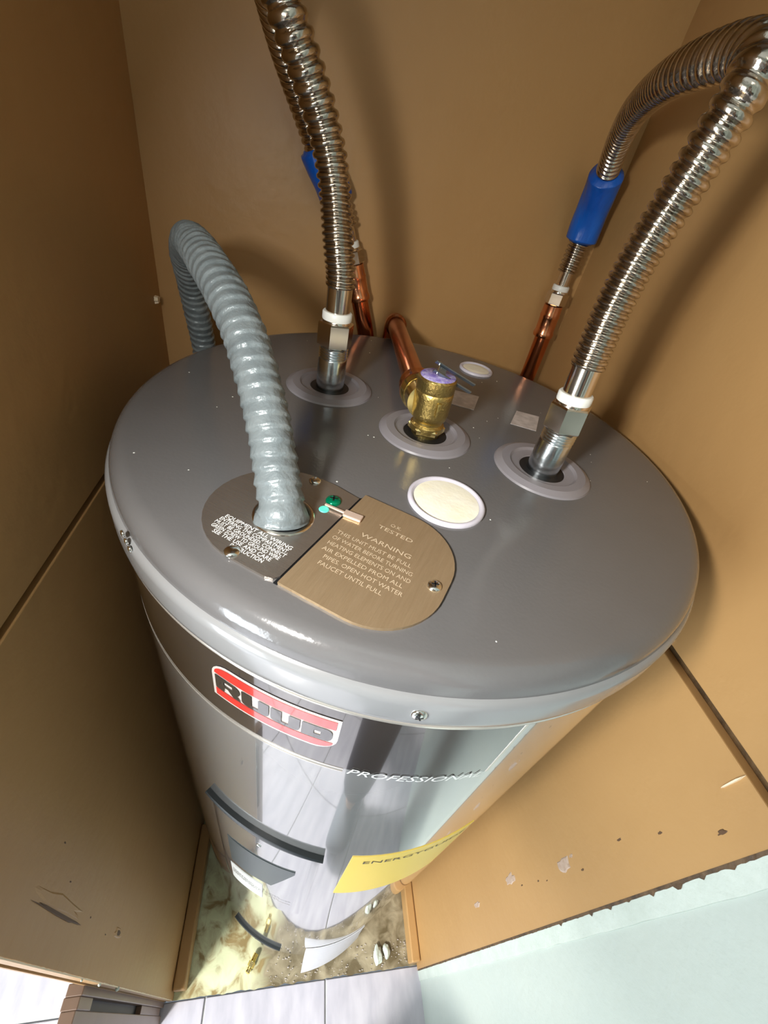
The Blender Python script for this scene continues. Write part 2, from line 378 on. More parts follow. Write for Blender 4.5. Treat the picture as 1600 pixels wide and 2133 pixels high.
obj('plaster_lump', b6, 'splinter', wl, label='small cream plaster lump near the back corner')
# worn pale edge and drips on the front edge of the left wall
b7 = bmesh.new(); prev = None
for k in range(201):
    z = 0.02+1.4*k/200; wv = 0.0006+0.0010*abs(noise.noise(Vector((9, 0, z*60))))
    v0 = b7.verts.new((XL+0.0003, YF-0.0003, z)); v1 = b7.verts.new((XL+0.0003, YF+wv, z))
    if prev: b7.faces.new((prev[0], prev[1], v1, v0))
    prev = (v0, v1)
obj('worn_edge', b7, 'splinter', wl)
for (z, r) in ((0.56, 0.0026), (0.66, 0.0018), (0.74, 0.0012)):
    b = bmesh.new(); bmesh.ops.create_icosphere(b, subdivisions=2, radius=r)
    for v in b.verts: v.co = Vector((XL-0.001+v.co.x, YF-0.001+v.co.y, z+v.co.z*1.6))
    obj('paint_drip', b, 'white_trim', wl, smooth=True)

# low brown slotted post beside the left wall
M['post'] = mat('brown_gloss', (0.24, 0.15, 0.105), 0.35, noise_amt=0.3, nscale=12)
po = thing('slotted_post', 'short dark brown wooden post with a black slot beside the left wall edge', 'post', (-0.3190, -0.302, 0))
obj('board', bx(-0.012, 0.006, 0.006, 0.017, 0, 0.66, bev=0.001), 'post', po)
obj('board', bx(-0.012, 0.004, -0.020, -0.005, 0, 0.66, bev=0.001), 'post', po)
obj('backing', bx(-0.014, -0.006, -0.006, 0.007, 0, 0.65), 'black', po, label='black slot between the boards')
obj('crosspiece', bx(-0.013, 0.005, -0.005, 0.006, 0.60, 0.66, bev=0.001), 'post', po)
obj('crosspiece', bx(-0.013, 0.003, -0.005, 0.006, 0.02, 0.24, bev=0.001), 'post', po)

# ------------------------------------------------------------------ the water heater
H = 1.2897; R = 0.25; RB = 0.246
RZ = math.radians(-32)
wh = thing('water_heater', 'tall grey round electric water heater standing in a narrow brown closet', 'water heater', (0, 0, 0), RZ)
body = bmesh.new()
lathe(body, [(0, 0.012), (RB-0.006, 0.012), (RB, 0.018), (RB, H-0.040), (RB-0.003, H-0.036), (0, H-0.036)], 160)
sharp(obj('tank_body', body, 'tank', wh))
foot = lathe(bmesh.new(), [(0, 0.003), (RB-0.012, 0.003), (RB-0.012, 0.014), (0, 0.014)], 96)
sharp(obj('base_ring', foot, 'gasket', wh))
# lid: flat top, rolled shoulder; holes cut by building it around collars
lid = bmesh.new()
prof = [(0, H)]
for k in range(1, 24): prof.append((k/24*(R-0.017), H))
for k in range(9):
    a = PI/2*k/8; prof.append((R-0.017+0.013*math.sin(a), H-0.013*(1-math.cos(a))))
prof += [(R-0.0035, H-0.0150), (R-0.0035, H-0.018)]
lathe(lid, prof, 192); lo = sharp(obj('lid', lid, 'lid', wh, label='dark grey glossy round lid'), 50)
sk = lathe(bmesh.new(), [(R-0.006, H-0.0145), (R-0.0022, H-0.0160), (R-0.0003, H-0.0190), (R, H-0.023), (R, H-0.036), (R-0.0004, H-0.0400), (R-0.0018, H-0.0430), (R-0.0042, H-0.0440), (R-0.006, H-0.042)], 192)
sko = sharp(obj('rim', sk, 'skirt', wh), 60)
be = lathe(bmesh.new(), [(R-0.0042, H-0.0433), (R-0.0022, H-0.0438), (R-0.0012, H-0.0452), (R-0.0024, H-0.0468), (R-0.0045, H-0.0468)], 192)
sharp(obj('rim_bead', be, 'seam_bright', wh, label='thin bright bead under the rim'), 80)
def cyl(az, z, r):
    a = math.radians(az); return Vector((r*math.cos(a), r*math.sin(a), z))
def cyl_patch(az0, az1, z0, z1, r, th=0.0006, n=24, m=1, bm=None, f=None):
    """thin curved plate on the tank side; f(u, v) -> (az, z, extra radius) to bend its outline"""
    bm = bm or bmesh.new(); G = []
    for i in range(n+1):
        row = []
        for j in range(m+1):
            u, v = i/n, j/m
            az, z, e = (az0+(az1-az0)*u, z0+(z1-z0)*v, 0) if f is None else f(u, v)
            row.append((bm.verts.new(cyl(az, z, r+th+e)), bm.verts.new(cyl(az, z, r-0.0005+e))))
        G.append(row)
    for i in range(n):
        for j in range(m):
            bm.faces.new([G[i][j][0], G[i+1][j][0], G[i+1][j+1][0], G[i][j+1][0]])
            bm.faces.new([G[i][j][1], G[i][j+1][1], G[i+1][j+1][1], G[i+1][j][1]])
    for i in range(n):
        bm.faces.new([G[i][0][0], G[i][0][1], G[i+1][0][1], G[i+1][0][0]])
        bm.faces.new([G[i][m][0], G[i+1][m][0], G[i+1][m][1], G[i][m][1]])
    for j in range(m):
        bm.faces.new([G[0][j][0], G[0][j+1][0], G[0][j+1][1], G[0][j][1]])
        bm.faces.new([G[n][j][0], G[n][j][1], G[n][j+1][1], G[n][j+1][0]])
    return bm
def wrap_poly(polys, az0, z0, sx, sz, r, bm=None, n=10):
    """flat polygons in unit coordinates wrapped on the tank side"""
    bm = bm or bmesh.new()
    for P in polys:
        # split along x so that the piece follows the curve
        t = bmesh.new(); f = t.faces.new([t.verts.new((x, y, 0)) for x, y in P])
        xs = [x for x, _ in P]
        k = max(1, int((max(xs)-min(xs))*sx/0.006))
        for i in range(1, k):
            xx = min(xs)+(max(xs)-min(xs))*i/k
            bmesh.ops.bisect_plane(t, geom=t.verts[:]+t.edges[:]+t.faces[:], plane_co=(xx, 0, 0), plane_no=(1, 0, 0))
        mp = {}
        for v in t.verts:
            a = az0+math.degrees((v.co.x*sx)/r); mp[v] = bm.verts.new(cyl(a, z0+v.co.y*sz, r))
        for f in t.faces: bm.faces.new([mp[v] for v in f.verts])
        t.free()
    return bm
def wrap_mesh(me, az0, z0, r):
    for v in me.vertices: v.co = cyl(az0+math.degrees(v.co.x/r), z0+v.co.y, r)
    return me
# dark band with border and logo
bn = obj('dark_band', cyl_patch(-130, -50.3, 1.1655, H-0.0470, RB, 0.0003, 60), 'band', wh, smooth=True, label='dark glossy label band under the rim')
obj('band_border', cyl_patch(-130, -73, 1.1635, 1.1655, RB, 0.0005, 60), 'seam_bright', bn, smooth=True)
obj('band_border', cyl_patch(-130, -73, 1.1595, 1.1607, RB, 0.0004, 60), 'seam_bright', bn, smooth=True)
obj('band_border', cyl_patch(-50.3, -49.8, 1.1655, H-0.0470, RB, 0.0005, 2), 'seam_bright', bn, smooth=True)
def rrect(x0, x1, y0, y1, rr, n=6):
    """rr = radii bl, br, tr, tl as (rx, ry)"""
    out = []
    for (cx, cy, sx, sy, (rx, ry), a0) in ((x0, y0, 1, 1, rr[0], PI), (x1, y0, -1, 1, rr[1], 1.5*PI), (x1, y1, -1, -1, rr[2], 0), (x0, y1, 1, -1, rr[3], PI/2)):
        if rx == 0: out.append((cx, cy)); continue
        for k in range(n+1):
            a = a0+PI/2*k/n; out.append((cx+sx*rx+rx*math.cos(a), cy+sy*ry+ry*math.sin(a)))
    return out
LW, LH, LZ, LA = 0.0865, 0.041, 1.1885, -95.0
N0 = (0, 0)
lg = obj('logo_badge', wrap_poly([rrect(0, 1, 0, 1, (N0, (.18, .38), N0, (.18, .38)))], LA, LZ, LW, LH, RB+0.0007), 'logo_white', wh, smooth=True, label='red, white and black maker badge on the dark band')
obj('red_bar', wrap_poly([rrect(.03, .975, .70, .94, (N0, N0, N0, (.16, .22))), rrect(.03, .975, .06, .27, (N0, (.16, .2), N0, N0))], LA, LZ, LW, LH, RB+0.0011), 'red', lg, smooth=True)
yb_, yt_ = .30, .67
def L(x, w, pts): return [(x+w*a, yb_+(yt_-yb_)*b) for a, b in pts]
polys = []
wl_ = .222; gx = .235
x = .035  # R
polys += [L(x, wl_, [(0, 0), (.36, 0), (.36, 1), (0, 1)]), L(x, wl_, [(.36, .78), (.70, .78), (.70, 1), (.36, 1)]), L(x, wl_, [(.36, .34), (.62, .34), (.62, .54), (.36, .54)]),
          L(x, wl_, [(.62, .30), (.88, .30), (.97, .45), (1.0, .66), (.94, .86), (.82, .97), (.70, 1.0), (.70, .54), (.62, .54)]), L(x, wl_, [(.52, .34), (.72, 0), (1.04, 0), (.86, .34)])]
for x in (.035+gx, .035+2*gx):
    polys += [L(x, wl_, [(0, .22), (.38, .22), (.38, 1), (0, 1)]), L(x, wl_, [(.62, .22), (1, .22), (1, 1), (.62, 1)]), L(x, wl_, [(0, .22), (.03, .1), (.12, .02), (.25, 0), (.75, 0), (.88, .02), (.97, .1), (1, .22)])]
x = .035+3*gx
polys += [L(x, wl_, [(0, 0), (.4, 0), (.4, 1), (0, 1)]), L(x, wl_, [(.4, 0), (.78, 0), (.78, .36), (.4, .36)]), L(x, wl_, [(.4, .64), (.78, .64), (.78, 1), (.4, 1)]),
          L(x, wl_, [(.62, .36), (.78, .36), (.78, 0), (.9, .06), (.98, .22), (1, .5), (.98, .78), (.9, .94), (.78, 1), (.78, .64), (.62, .64)])]
obj('lettering', wrap_poly(polys, LA, LZ, LW, LH, RB+0.0013), 'logo_dark', lg, smooth=True)
t = text_mesh('PROFESSIONAL', 0.0125, shear=0.35, spacing=1.0)
xs = [v.co.x for v in t.vertices]; k = 0.0925/(max(xs)-min(xs))
for v in t.vertices: v.co.x *= k
obj('lettering', wrap_mesh(t, -72.6, 1.1605, RB+0.0009), 'text_white', bn, label='white slanted lettering on the band')
t = text_mesh('- -- --- -- - -- ---', 0.006); obj('fine_print', wrap_mesh(t, -118, 1.1675, RB+0.0008), 'text_white', bn)
# rim screw, left rim clip
def screw(p, d, r, parent, m='screw', cross=True, name='screw'):
    bm = bmesh.new(); mt = axis_mtx(p, d)
    lathe(bm, [(0, -0.0005), (r, -0.0005), (r, 0.0006), (r*0.86, r*0.32), (r*0.5, r*0.48), (0, r*0.52)], 24, mt)
    o = sharp(obj(name, bm, m, parent), 40)
    if cross:
        c = bmesh.new()
        for a in (0, PI/2):
            box(c, -r*0.5, r*0.5, -r*0.1, r*0.1, r*0.42, r*0.54, mtx=mt @ Matrix.Rotation(a+0.4, 4, 'Z'))
        obj('cross_recess', c, 'black', o)
    return o
sa = -66.6; screw(cyl(sa, H-0.0285, R), cyl(sa, 0, 1), 0.0042, wh)
cl = bmesh.new()
for k in range(3): lathe(cl, [(0, -0.0002), (0.0022, -0.0002), (0.0022, 0.001), (0, 0.0016)], 12, axis_mtx(cyl(-112+k*0.9, H-0.012-k*0.003, R-0.0005), cyl(-112, 0, 1)))
obj('rim_clip', cl, 'screw', wh, smooth=True)

# access panels
def access_panel(az0, az1, z0, z1, first):
    P = obj('access_panel', cyl_patch(az0, az1, z0, z1, RB, 0.004, 24, 8, f=lambda u, v: (az0+(az1-az0)*u, z0+(z1-z0)*v, -0.003*(abs(2*u-1)**8))), 'panel', wh, smooth=False, label='curved cover plate low on the tank' if not first else 'upper curved cover plate with a label and a dark patch')
    sharp(P, 40)
    obj('gasket_edge', cyl_patch(az0-0.5, az1+0.5, z1-0.002, z1+0.010, RB, 0.0046, 24, 3, f=lambda u, v: (az0-0.5+(az1-az0+1)*u, z1-0.003+0.009*v*(0.35+0.65*math.sin(PI*u)), 0.0015*math.sin(PI*v))), 'gasket', P, smooth=True, label='black gap along the top of the cover')
    sa = (az0+az1)/2
    screw(cyl(sa+0.3, z1-0.035 if first else z1-0.012, RB+0.004), cyl(sa, 0, 1), 0.0028, P)
    return P
p1 = access_panel(-102.3, -71.5, 0.60, 0.943, True)
def patch_f(u, v):
    az = -98.5+22*u; zt = 0.850+0.015*u; zb = 0.735+0.02*u if u < 0.72 else 0.7494+(u-0.72)/0.28*0.105
    return (az, zb+(zt-zb)*v, -0.0016*(abs(2*u*0.75-1)**6))
obj('label', cyl_patch(0, 0, 0, 0, RB+0.004, 0.0008, 25, 2, f=patch_f), 'dark_patch', p1, label='dark charcoal patch with a slanted end')  # dark patch, slanted at one end, on the upper cover
wlb = obj('label', cyl_patch(0, 0, 0, 0, RB+0.004, 0.0008, 16, 2, f=lambda u, v: (-98.5+13*u, 0.625+0.085*v+0.01*u, -0.0015*(abs(2*u*0.8-1)**6))), 'label_white', p1, label='white printed label')
t = text_mesh('WARNING\nHIGH VOLTAGE\nDISCONNECT POWER\nBEFORE REMOVING COVER', 0.0075, line=0.9); obj('fine_print', wrap_mesh(t, -97, 0.692, RB+0.0051), 'text_dark', wlb)
p2 = access_panel(-103.5, -76, 0.03, 0.095, False)
# yellow energy label wrapped round the side
el = obj('energy_label', cyl_patch(0, 0, 0, 0, RB, 0.0006, 30, 2, f=lambda u, v: (-64.8+30*u, 0.775+0.18*v+0.012*u, 0)), 'yellow', wh, smooth=True, label='yellow paper energy label')
t = text_mesh('ENERGYGUIDE', 0.014, extrude=0); 
xs = [v.co.x for v in t.vertices]; k = 0.112/(max(xs)-min(xs))
for v in t.vertices: v.co.x *= k; v.co.y += v.co.x*0.1
obj('lettering', wrap_mesh(t, -62, 0.928, RB+0.0009), 'text_dark', el)
# loose paper sheet low on the tank, lower edge lifted
def sheet(u, v):
    az = -63+31*u; z = 0.015+0.14*v
    lift = 0.028*(1-v)**1.6*(1-0.75*u)
    return (az, z, lift)
obj('paper_sheet', cyl_patch(0, 0, 0, 0, RB+0.001, 0.0005, 24, 12, f=sheet), 'paper', wh, smooth=True, label='loose white paper sheet peeling from the lower tank')

# collars, holes and plugs on the lid
def collar(x, y, r, rh):
    c = lathe(bmesh.new(), [(rh, 0.0002), (rh+0.001, 0.0010), (rh+0.006, 0.0016), (r-0.015, 0.0022), (r-0.013, 0.0042), (r-0.006, 0.0042), (r-0.001, 0.0016), (r, 0.0001)], 72, Matrix.Translation((x, y, H)))
    co = obj('collar', c, 'collar', wh, label='flat lilac-grey plastic collar around a pipe hole'); sharp(co, 14)
    obj('hole', lathe(bmesh.new(), [(0, 0.0004), (rh+0.0003, 0.0004)], 48, Matrix.Translation((x, y, H))), 'black', co)
    return co
PC, PT, PH = (-0.1014, 0.0078), (0.0079, -0.0079), (0.1130, 0.0086)
collar(*PC, 0.0420, 0.0185); collar(*PT, 0.0420, 0.0195); collar(*PH, 0.0425, 0.0195)
def plug(x, y, r, lab):
    ring = lathe(bmesh.new(), [(0, 0.0002), (r-0.004, 0.0010), (r-0.003, 0.0026), (r-0.0015, 0.0030), (r, 0.0018), (r, 0)], 64, Matrix.Translation((x, y, H)))
    ro = sharp(obj('plug_ring', ring, 'foam_ring', wh, label='white plastic plug ring'), 60)
    fo = lathe(bmesh.new(), [(0, 0.0022), (r*0.4, 0.0021), (r*0.7, 0.0018), (r-0.0042, 0.0012)], 48, Matrix.Translation((x, y, H)))
    obj('foam_fill', fo, 'foam', ro, smooth=True, label=lab)
plug(0.0578, -0.0922, 0.0285, 'cream foam disc'); plug(-0.0007, 0.193, 0.021, 'cream foam disc')
# nipples
def nipple(x, y, m='zinc'):
    o = sharp(obj('steel_nipple', lathe(bmesh.new(), [(0.0, 0.0005), (0.0135, 0.0005), (0.0135, 0.0290), (0.0128, 0.0302)] +
        [(0.0135 if k % 2 else 0.0124, 0.0305+0.0012*k) for k in range(9)] + [(0.0120, 0.0405), (0, 0.0405)], 48, Matrix.Translation((x, y, H))), m, wh, label='grey zinc threaded pipe nipple'), 50)
nipple(*PC); nipple(*PH)

# junction box covers (stadium outline split across the middle)
def cover_left():
    pts = [(0.0068, -0.1312), (-0.0131, -0.1284), (-0.025, -0.1284)]
    cx, cy, rr = -0.0245, -0.1748, 0.0462
    for k in range(21):
        a = PI/2+PI*k/20; pts.append((cx+rr*math.cos(a), cy+rr*math.sin(a)))
    pts += [(-0.002, -0.2212), (0.0024, -0.2200), (0.0046, -0.2165)]
    return pts
def cover_right():
    pts = [(0.0060, -0.2208)]
    for (cx, cy, rr, a0, a1) in ((0.046, -0.1812, 0.0400, -PI/2, 0), (0.046, -0.1652, 0.0400, 0, PI/2)):
        for k in range(13):
            a = a0+(a1-a0)*k/12; pts.append((cx+rr*math.cos(a), cy+rr*math.sin(a)))
    pts += [(0.0085, -0.1252)]
    return pts
cvl = obj('conduit_cover', prism(cover_left(), H, H+0.0016), 'plate', wh, label='brushed steel cover with the conduit hole')
cvr = obj('wiring_cover', prism(cover_right(), H, H+0.0020), 'plate_tan', wh, label='tan reflective cover stamped with a warning')
obj('cover_gap', prism([(0.0038, -0.2215), (0.0062, -0.2215), (0.0086, -0.1265), (0.0060, -0.1300)], H, H+0.0006), 'black', wh, label='black gap between the two covers')
KX, KY = -0.0228, -0.1755
kr = lathe(bmesh.new(), [(0.0145, 0.0003), (0.0150, 0.0016), (0.0172, 0.0028), (0.0190, 0.0019), (0.0192, 0.0003)], 40, Matrix.Translation((KX, KY, H)))
sharp(obj('knockout_ring', kr, 'nut', cvl), 60)
obj('knockout_hole', lathe(bmesh.new(), [(0, 0.0019), (0.0160, 0.0019)], 40, Matrix.Translation((KX, KY, H))), 'black', cvl)
screw((-0.0271, -0.1335, H+0.0016), (0, 0, 1), 0.0042, cvl, cross=False); screw((-0.0267, -0.2172, H+0.0016), (0, 0, 1), 0.0046, cvl, cross=False)
screw((0.0786, -0.1744, H+0.002), (0, 0, 1), 0.0042, cvr)
gs = screw((-0.0057, -0.1446, H+0.0016), (0, 0, 1), 0.0052, cvl, m='green', name='ground_screw'); gs['label'] = 'bright green ground screw'
obj('paint_dot', lathe(bmesh.new(), [(0, 0.0021), (0.0030, 0.0020), (0.0034, 0.0016)], 20, Matrix.Translation((-0.0062, -0.1555, H))), 'turquoise', cvl, label='turquoise paint dot')
tg = bmesh.new()
box(tg, 0, 0.0125, -0.0030, 0.0030, 0.0001, 0.0022, bev=0.0006, mtx=Matrix.Translation((0.0065, -0.1518, H+0.0018)) @ Matrix.Rotation(0.10, 4, 'Z'))
box(tg, -0.0140, 0.001, -0.0009, 0.0009, 0.0006, 0.0020, bev=0.0004, mtx=Matrix.Translation((0.0065, -0.1518, H+0.0018)) @ Matrix.Rotation(0.03, 4, 'Z'))
obj('retaining_clip', tg, 'copper_tag', wh, label='small peach metal clip crossing the gap')
def put_text(s, size, x, y, z, m, parent, width=None, **k):
    t = text_mesh(s, size, **k); xs = [v.co.x for v in t.vertices]
    kx = 1 if width is None else width/(max(xs)-min(xs))
    for v in t.vertices: v.co = Vector((x+v.co.x*kx, y+v.co.y, z+0.00015))
    return obj('lettering', t, m, parent)
for k, (s, wdt, off) in enumerate((('EQUIPMENT ALL WIRING', 0.047, 0), ('ENTERING THE COMPARTMENT.', 0.048, -0.001), ('MUST BE GROUNDED. CONNECT', 0.049, -0.0015), ('GREEN SCREW TO GROUND WIRE', 0.047, -0.001), ('SEE THE USE AND CARE', 0.040, 0.003), ('INSTRUCTION', 0.022, 0.018))):
    put_text(s, 0.0040, -0.0492+off, -0.1978-0.0034*k, H+0.0016, 'text_white', cvl, width=wdt, offset=0.00004)
put_text('O.K.', 0.0042, 0.036, -0.1440, H+0.002, 'text_tan', cvr); put_text('TESTED', 0.0046, 0.030, -0.1500, H+0.002, 'text_tan', cvr, width=0.024)
put_text('WARNING', 0.0052, 0.0245, -0.1635, H+0.002, 'text_tan', cvr, width=0.034)
for k, (s, wdt) in enumerate((('THIS UNIT MUST BE FULL', 0.050), ('OF WATER BEFORE TURNING', 0.053), ('HEATING ELEMENTS ON AND', 0.054), ('AIR EXPELLED FROM ALL', 0.052), ('PIPES. OPEN HOT WATER', 0.050), ('FAUCET UNTIL FULL', 0.040))):
    put_text(s, 0.0044, 0.0115+(0.004 if k > 3 else 0), -0.1700-0.0056*k, H+0.002, 'text_tan', cvr, width=wdt)
# two pale stickers on the lid
obj('sticker', prism([(-0.0010, 0.1085), (0.0255, 0.1145), (0.0305, 0.0760), (0.0045, 0.0700)], H+0.0001, H+0.0005), 'sticker', wh, label='pale square sticker under the relief valve lever')
obj('sticker', prism([(0.0690, 0.1130), (0.0930, 0.1190), (0.0960, 0.0810), (0.0700, 0.0760)], H+0.0001, H+0.0005), 'sticker', wh, label='pale square sticker beside the hot pipe')
# dust specks
sp = bmesh.new()
for _ in range(40):
    a = random.uniform(0, 2*PI); rr = 0.23*math.sqrt(random.random()); s = random.uniform(0.0003, 0.0008)
    lathe(sp, [(0, s*0.6), (s, 0)], 6, Matrix.Translation((rr*math.cos(a), rr*math.sin(a), H+0.0001)))
d = obj('dust', sp, 'washer', wh); d['kind'] = 'stuff'

# ------------------------------------------------------------------ world-space fittings
def w2(x, y): c, s = math.cos(RZ), math.sin(RZ); return (x*c-y*s, x*s+y*c)
cxy, txy, hxy = w2(*PC), w2(*PT), w2(*PH)

# relief valve with discharge pipe
rv = thing('relief_valve', 'cast brass relief valve with purple marked cap on the middle of the tank lid', 'valve', (txy[0], txy[1], H))
tilt = Vector((-0.035, 0.0, 1)).normalized(); mt = axis_mtx((0, 0, -0.0002), tilt)
vb = lathe(bmesh.new(), [(0, 0), (0.0125, 0), (0.0130, 0.004), (0.0150, 0.0055), (0.0150, 0.0105), (0.0128, 0.0125), (0.0128, 0.0145), (0.0150, 0.017), (0.0160, 0.022), (0.0163, 0.037), (0.0163, 0.0410), (0.0158, 0.0417), (0.0163, 0.0425), (0.0163, 0.0520), (0.0150, 0.0535), (0, 0.0535)], 48, mt)
for a in (-2.0, 0.1):
    box(vb, 0.0155, 0.0180, -0.002, 0.002, 0.024, 0.037, bev=0.0008, mtx=mt @ Matrix.Rotation(a, 4, 'Z'))
sharp(obj('valve_body', vb, 'brass', rv), 40)
sharp(obj('hex_base', hexnut(bmesh.new(), mt @ Vector((0, 0, 0.0035)), tilt, 0.0165, 0.006, rot=0.3), 'brass_bright', rv), 20)
sharp(obj('cap', lathe(bmesh.new(), [(0, 0.0545), (0.0142, 0.0543), (0.0150, 0.0533)], 36, mt), 'purple', rv, label='purple inked cap disc'), 60)
od = Vector((0.0-txy[0], 0.262-(txy[1]), 1.302-(H+0.034)))   # outlet direction towards the back wall
on = od.normalized(); o0 = Vector((-0.0075, 0.0, 0.029))
ob = lathe(bmesh.new(), [(0, 0), (0.0150, 0), (0.0150, 0.018)] + [(0.0168 if k % 2 else 0.0152, 0.018+0.0022*k) for k in range(7)] + [(0.0150, 0.034), (0, 0.034)], 40, axis_mtx(o0, on))
sharp(obj('outlet', ob, 'brass_bright', rv, label='bright brass threaded outlet'), 40)
lv = bmesh.new()
la = math.atan2(0.0155, 0.034)
lm = Matrix.Translation(mt @ Vector((0.002, -0.002, 0.0605))) @ Matrix.Rotation(math.radians(22), 4, 'Y') @ Matrix.Rotation(math.radians(42), 4, 'X')
box(lv, -0.004, 0.037, 0.0034, 0.0048, -0.0015, 0.0020, bev=0.0004, mtx=lm); box(lv, -0.004, 0.035, -0.0048, -0.0034, -0.0015, 0.0020, bev=0.0004, mtx=lm)
box(lv, 0.000, 0.008, -0.003, 0.003, -0.0015, -0.0005, mtx=lm)
obj('test_lever', lv, 'lever', rv, label='folded grey steel test lever')
ls = bmesh.new(); lathe(ls, [(0, -0.006), (0.0011, -0.006), (0.0011, 0.0035), (0, 0.0035)], 12, Matrix.Translation(mt @ Vector((0, 0, 0.0570))))
lathe(ls, [(0, -0.006), (0.0008, -0.006), (0.0008, 0.006), (0, 0.006)], 10, lm @ Matrix.Rotation(PI/2, 4, 'X'))
obj('lever_pin', ls, 'screw', rv)

pt = Vector((txy[0], txy[1], H))
dp = thing('discharge_pipe', 'copper discharge pipe sloping from the brass valve to the back wall', 'pipe', pt + o0 + on*0.03)
st = Vector((0, 0, 0)); en = od - on*0.030
en = Vector((0.0075, 0.2645, 1.3035)) - dp.location
obj('tube', sweep([st, en*0.5, en-en.normalized()*0.012], lambda s, L, t: 0.0112, 32, 0.01), 'copper', dp, smooth=True)
cp = lathe(bmesh.new(), [(0.0112, 0.0), (0.0168, 0.0006), (0.0170, 0.003), (0.0152, 0.005), (0.0150, 0.012), (0.0160, 0.014), (0.0160, 0.017), (0.0132, 0.0200), (0.0112, 0.0205)], 36, axis_mtx(-en.normalized()*0.003, en))
sharp(obj('coupling', cp, 'copper_light', dp), 40)
e0 = en-en.normalized()*0.020; dn = Vector((0.0, 0.0, -1))
ep = catmull([e0, en-en.normalized()*0.010, en+Vector((0, 0.0, -0.004)), en+Vector((0.0, 0.0, -0.022)), en+Vector((0, 0, -0.030))], 10)
el_ = sweep(ep, lambda s, L, t: 0.0132+(0.0009 if s < 0.004 or s > L-0.004 else 0), 32, 0.0012)
obj('elbow', el_, 'copper_light', dp, smooth=True)
obj('tube', sweep([en+Vector((0, 0, -0.028)), en+Vector((0, 0, -0.65)), en+Vector((0, 0, -1.298))], lambda s, L, t: 0.0112, 28, 0.05), 'copper', dp, smooth=True)

# copper stub pipes behind the tank
def stub(pts_, lab):
    P_ = [Vector(p) for p in pts_]; b = P_[0]; Q_ = [p-b for p in P_]
    t_ = thing('copper_pipe', lab, 'pipe', b, 0, None)
    obj('tube', sweep(catmull(Q_, 12), lambda s, L, t: 0.0110, 32, 0.006), 'copper', t_, smooth=True)
    c = lathe(bmesh.new(), [(0.011, -0.040), (0.0135, -0.039), (0.0142, -0.036), (0.0136, -0.033), (0.0128, -0.031), (0.0128, -0.014), (0.0136, -0.012), (0.0128, -0.009), (0.0124, 0.002), (0, 0.002)], 36, axis_mtx(Q_[-1], Q_[-1]-Q_[-2]))
    sharp(obj('coupling', c, 'copper_light', t_, label='bright crimped copper coupling'), 50)
    return t_
stub([(0.2235, 0.2560, 0.004), (0.2232, 0.2560, 0.7), (0.2225, 0.2560, 1.25), (0.2185, 0.2560, 1.3580)], 'dark copper pipe rising in the right back corner behind the tank')
stub([(-0.0215, 0.2640, 0.004), (-0.0215, 0.2640, 0.6), (-0.0215, 0.2640, 1.15), (-0.0205, 0.2635, 1.24), (-0.0300, 0.2625, 1.283), (-0.0417, 0.2620, 1.3168), (-0.0570, 0.2620, 1.3610)], 'dark copper pipe rising behind the tank left of the valve discharge pipe')

# corrugated flexible hoses
def ridge_phase(L, p0, p1, p2, knots):
    """pitch varies along the hose; returns a table of accumulated phase"""
    n = 2000; acc = [0]
    for i in range(n):
        s = (i+0.5)/n
        for (a, pa), (b, pb) in zip(knots, knots[1:]):
            if a <= s <= b: p = pa+(pb-pa)*(s-a)/(b-a); break
        acc.append(acc[-1]+L/n/p)
    return acc
def hose(path, knots, r0=0.0127, amp=0.0023, helical=True):
    pts, L = resample(path, 0.0005)
    acc = ridge_phase(L, 0, 0, 0, knots)
    def rf(s, LL, th):
        i = min(1999.999, s/LL*2000); k = int(i); ph = acc[k]+(acc[k+1]-acc[k])*(i-k)
        if helical: ph += th/(2*PI)
        f = ph-math.floor(ph)
        p = LL/2000/max(1e-9, acc[min(k+1, 2000)]-acc[k])
        a = amp*min(1.0, 0.62+p/0.014)
        c = 0.5+0.5*math.cos(2*PI*f)
        return r0-a+a*2*(1-(1-c)**2.0)*0.5+(0.0)
    return sweep(path, rf, 30, 0.00055)
def connector(parent, p, d, m_nut='nut', r=0.0178, steel_len=0.026, washer=True, nut_h=0.019, tube_r=0.0105, rot=0.2):
    """hex nut, white ring and plain sleeve; p is where the nut starts, d points to the hose"""
    d = Vector(d).normalized(); p = Vector(p)
    sharp(obj('hex_nut', hexnut(bmesh.new(), p, d, r, nut_h, rot=rot), m_nut, parent), 20)
    sharp(obj('nut_shoulder', lathe(bmesh.new(), [(0, 0), (r*0.80, 0), (r*0.80, 0.002), (r*0.76, 0.003), (0, 0.003)], 32, axis_mtx(p+d*(nut_h-0.0005), d)), m_nut, parent), 40)
    sharp(obj('white_ring', lathe(bmesh.new(), [(0, 0), (tube_r+0.0022, 0), (tube_r+0.0024, 0.001), (tube_r+0.0024, 0.0058), (tube_r+0.0016, 0.0068), (0, 0.0068)], 32, axis_mtx(p+d*(nut_h+0.002), d)), 'washer', parent, label='white nylon ring above the nut'), 40)
    sharp(obj('sleeve', lathe(bmesh.new(), [(0, 0), (tube_r, 0), (tube_r, steel_len), (0, steel_len)], 36, axis_mtx(p+d*(nut_h+0.0085), d)), 'nut', parent, label='plain polished sleeve'), 40)
    return p+d*(nut_h+0.0085+steel_len)

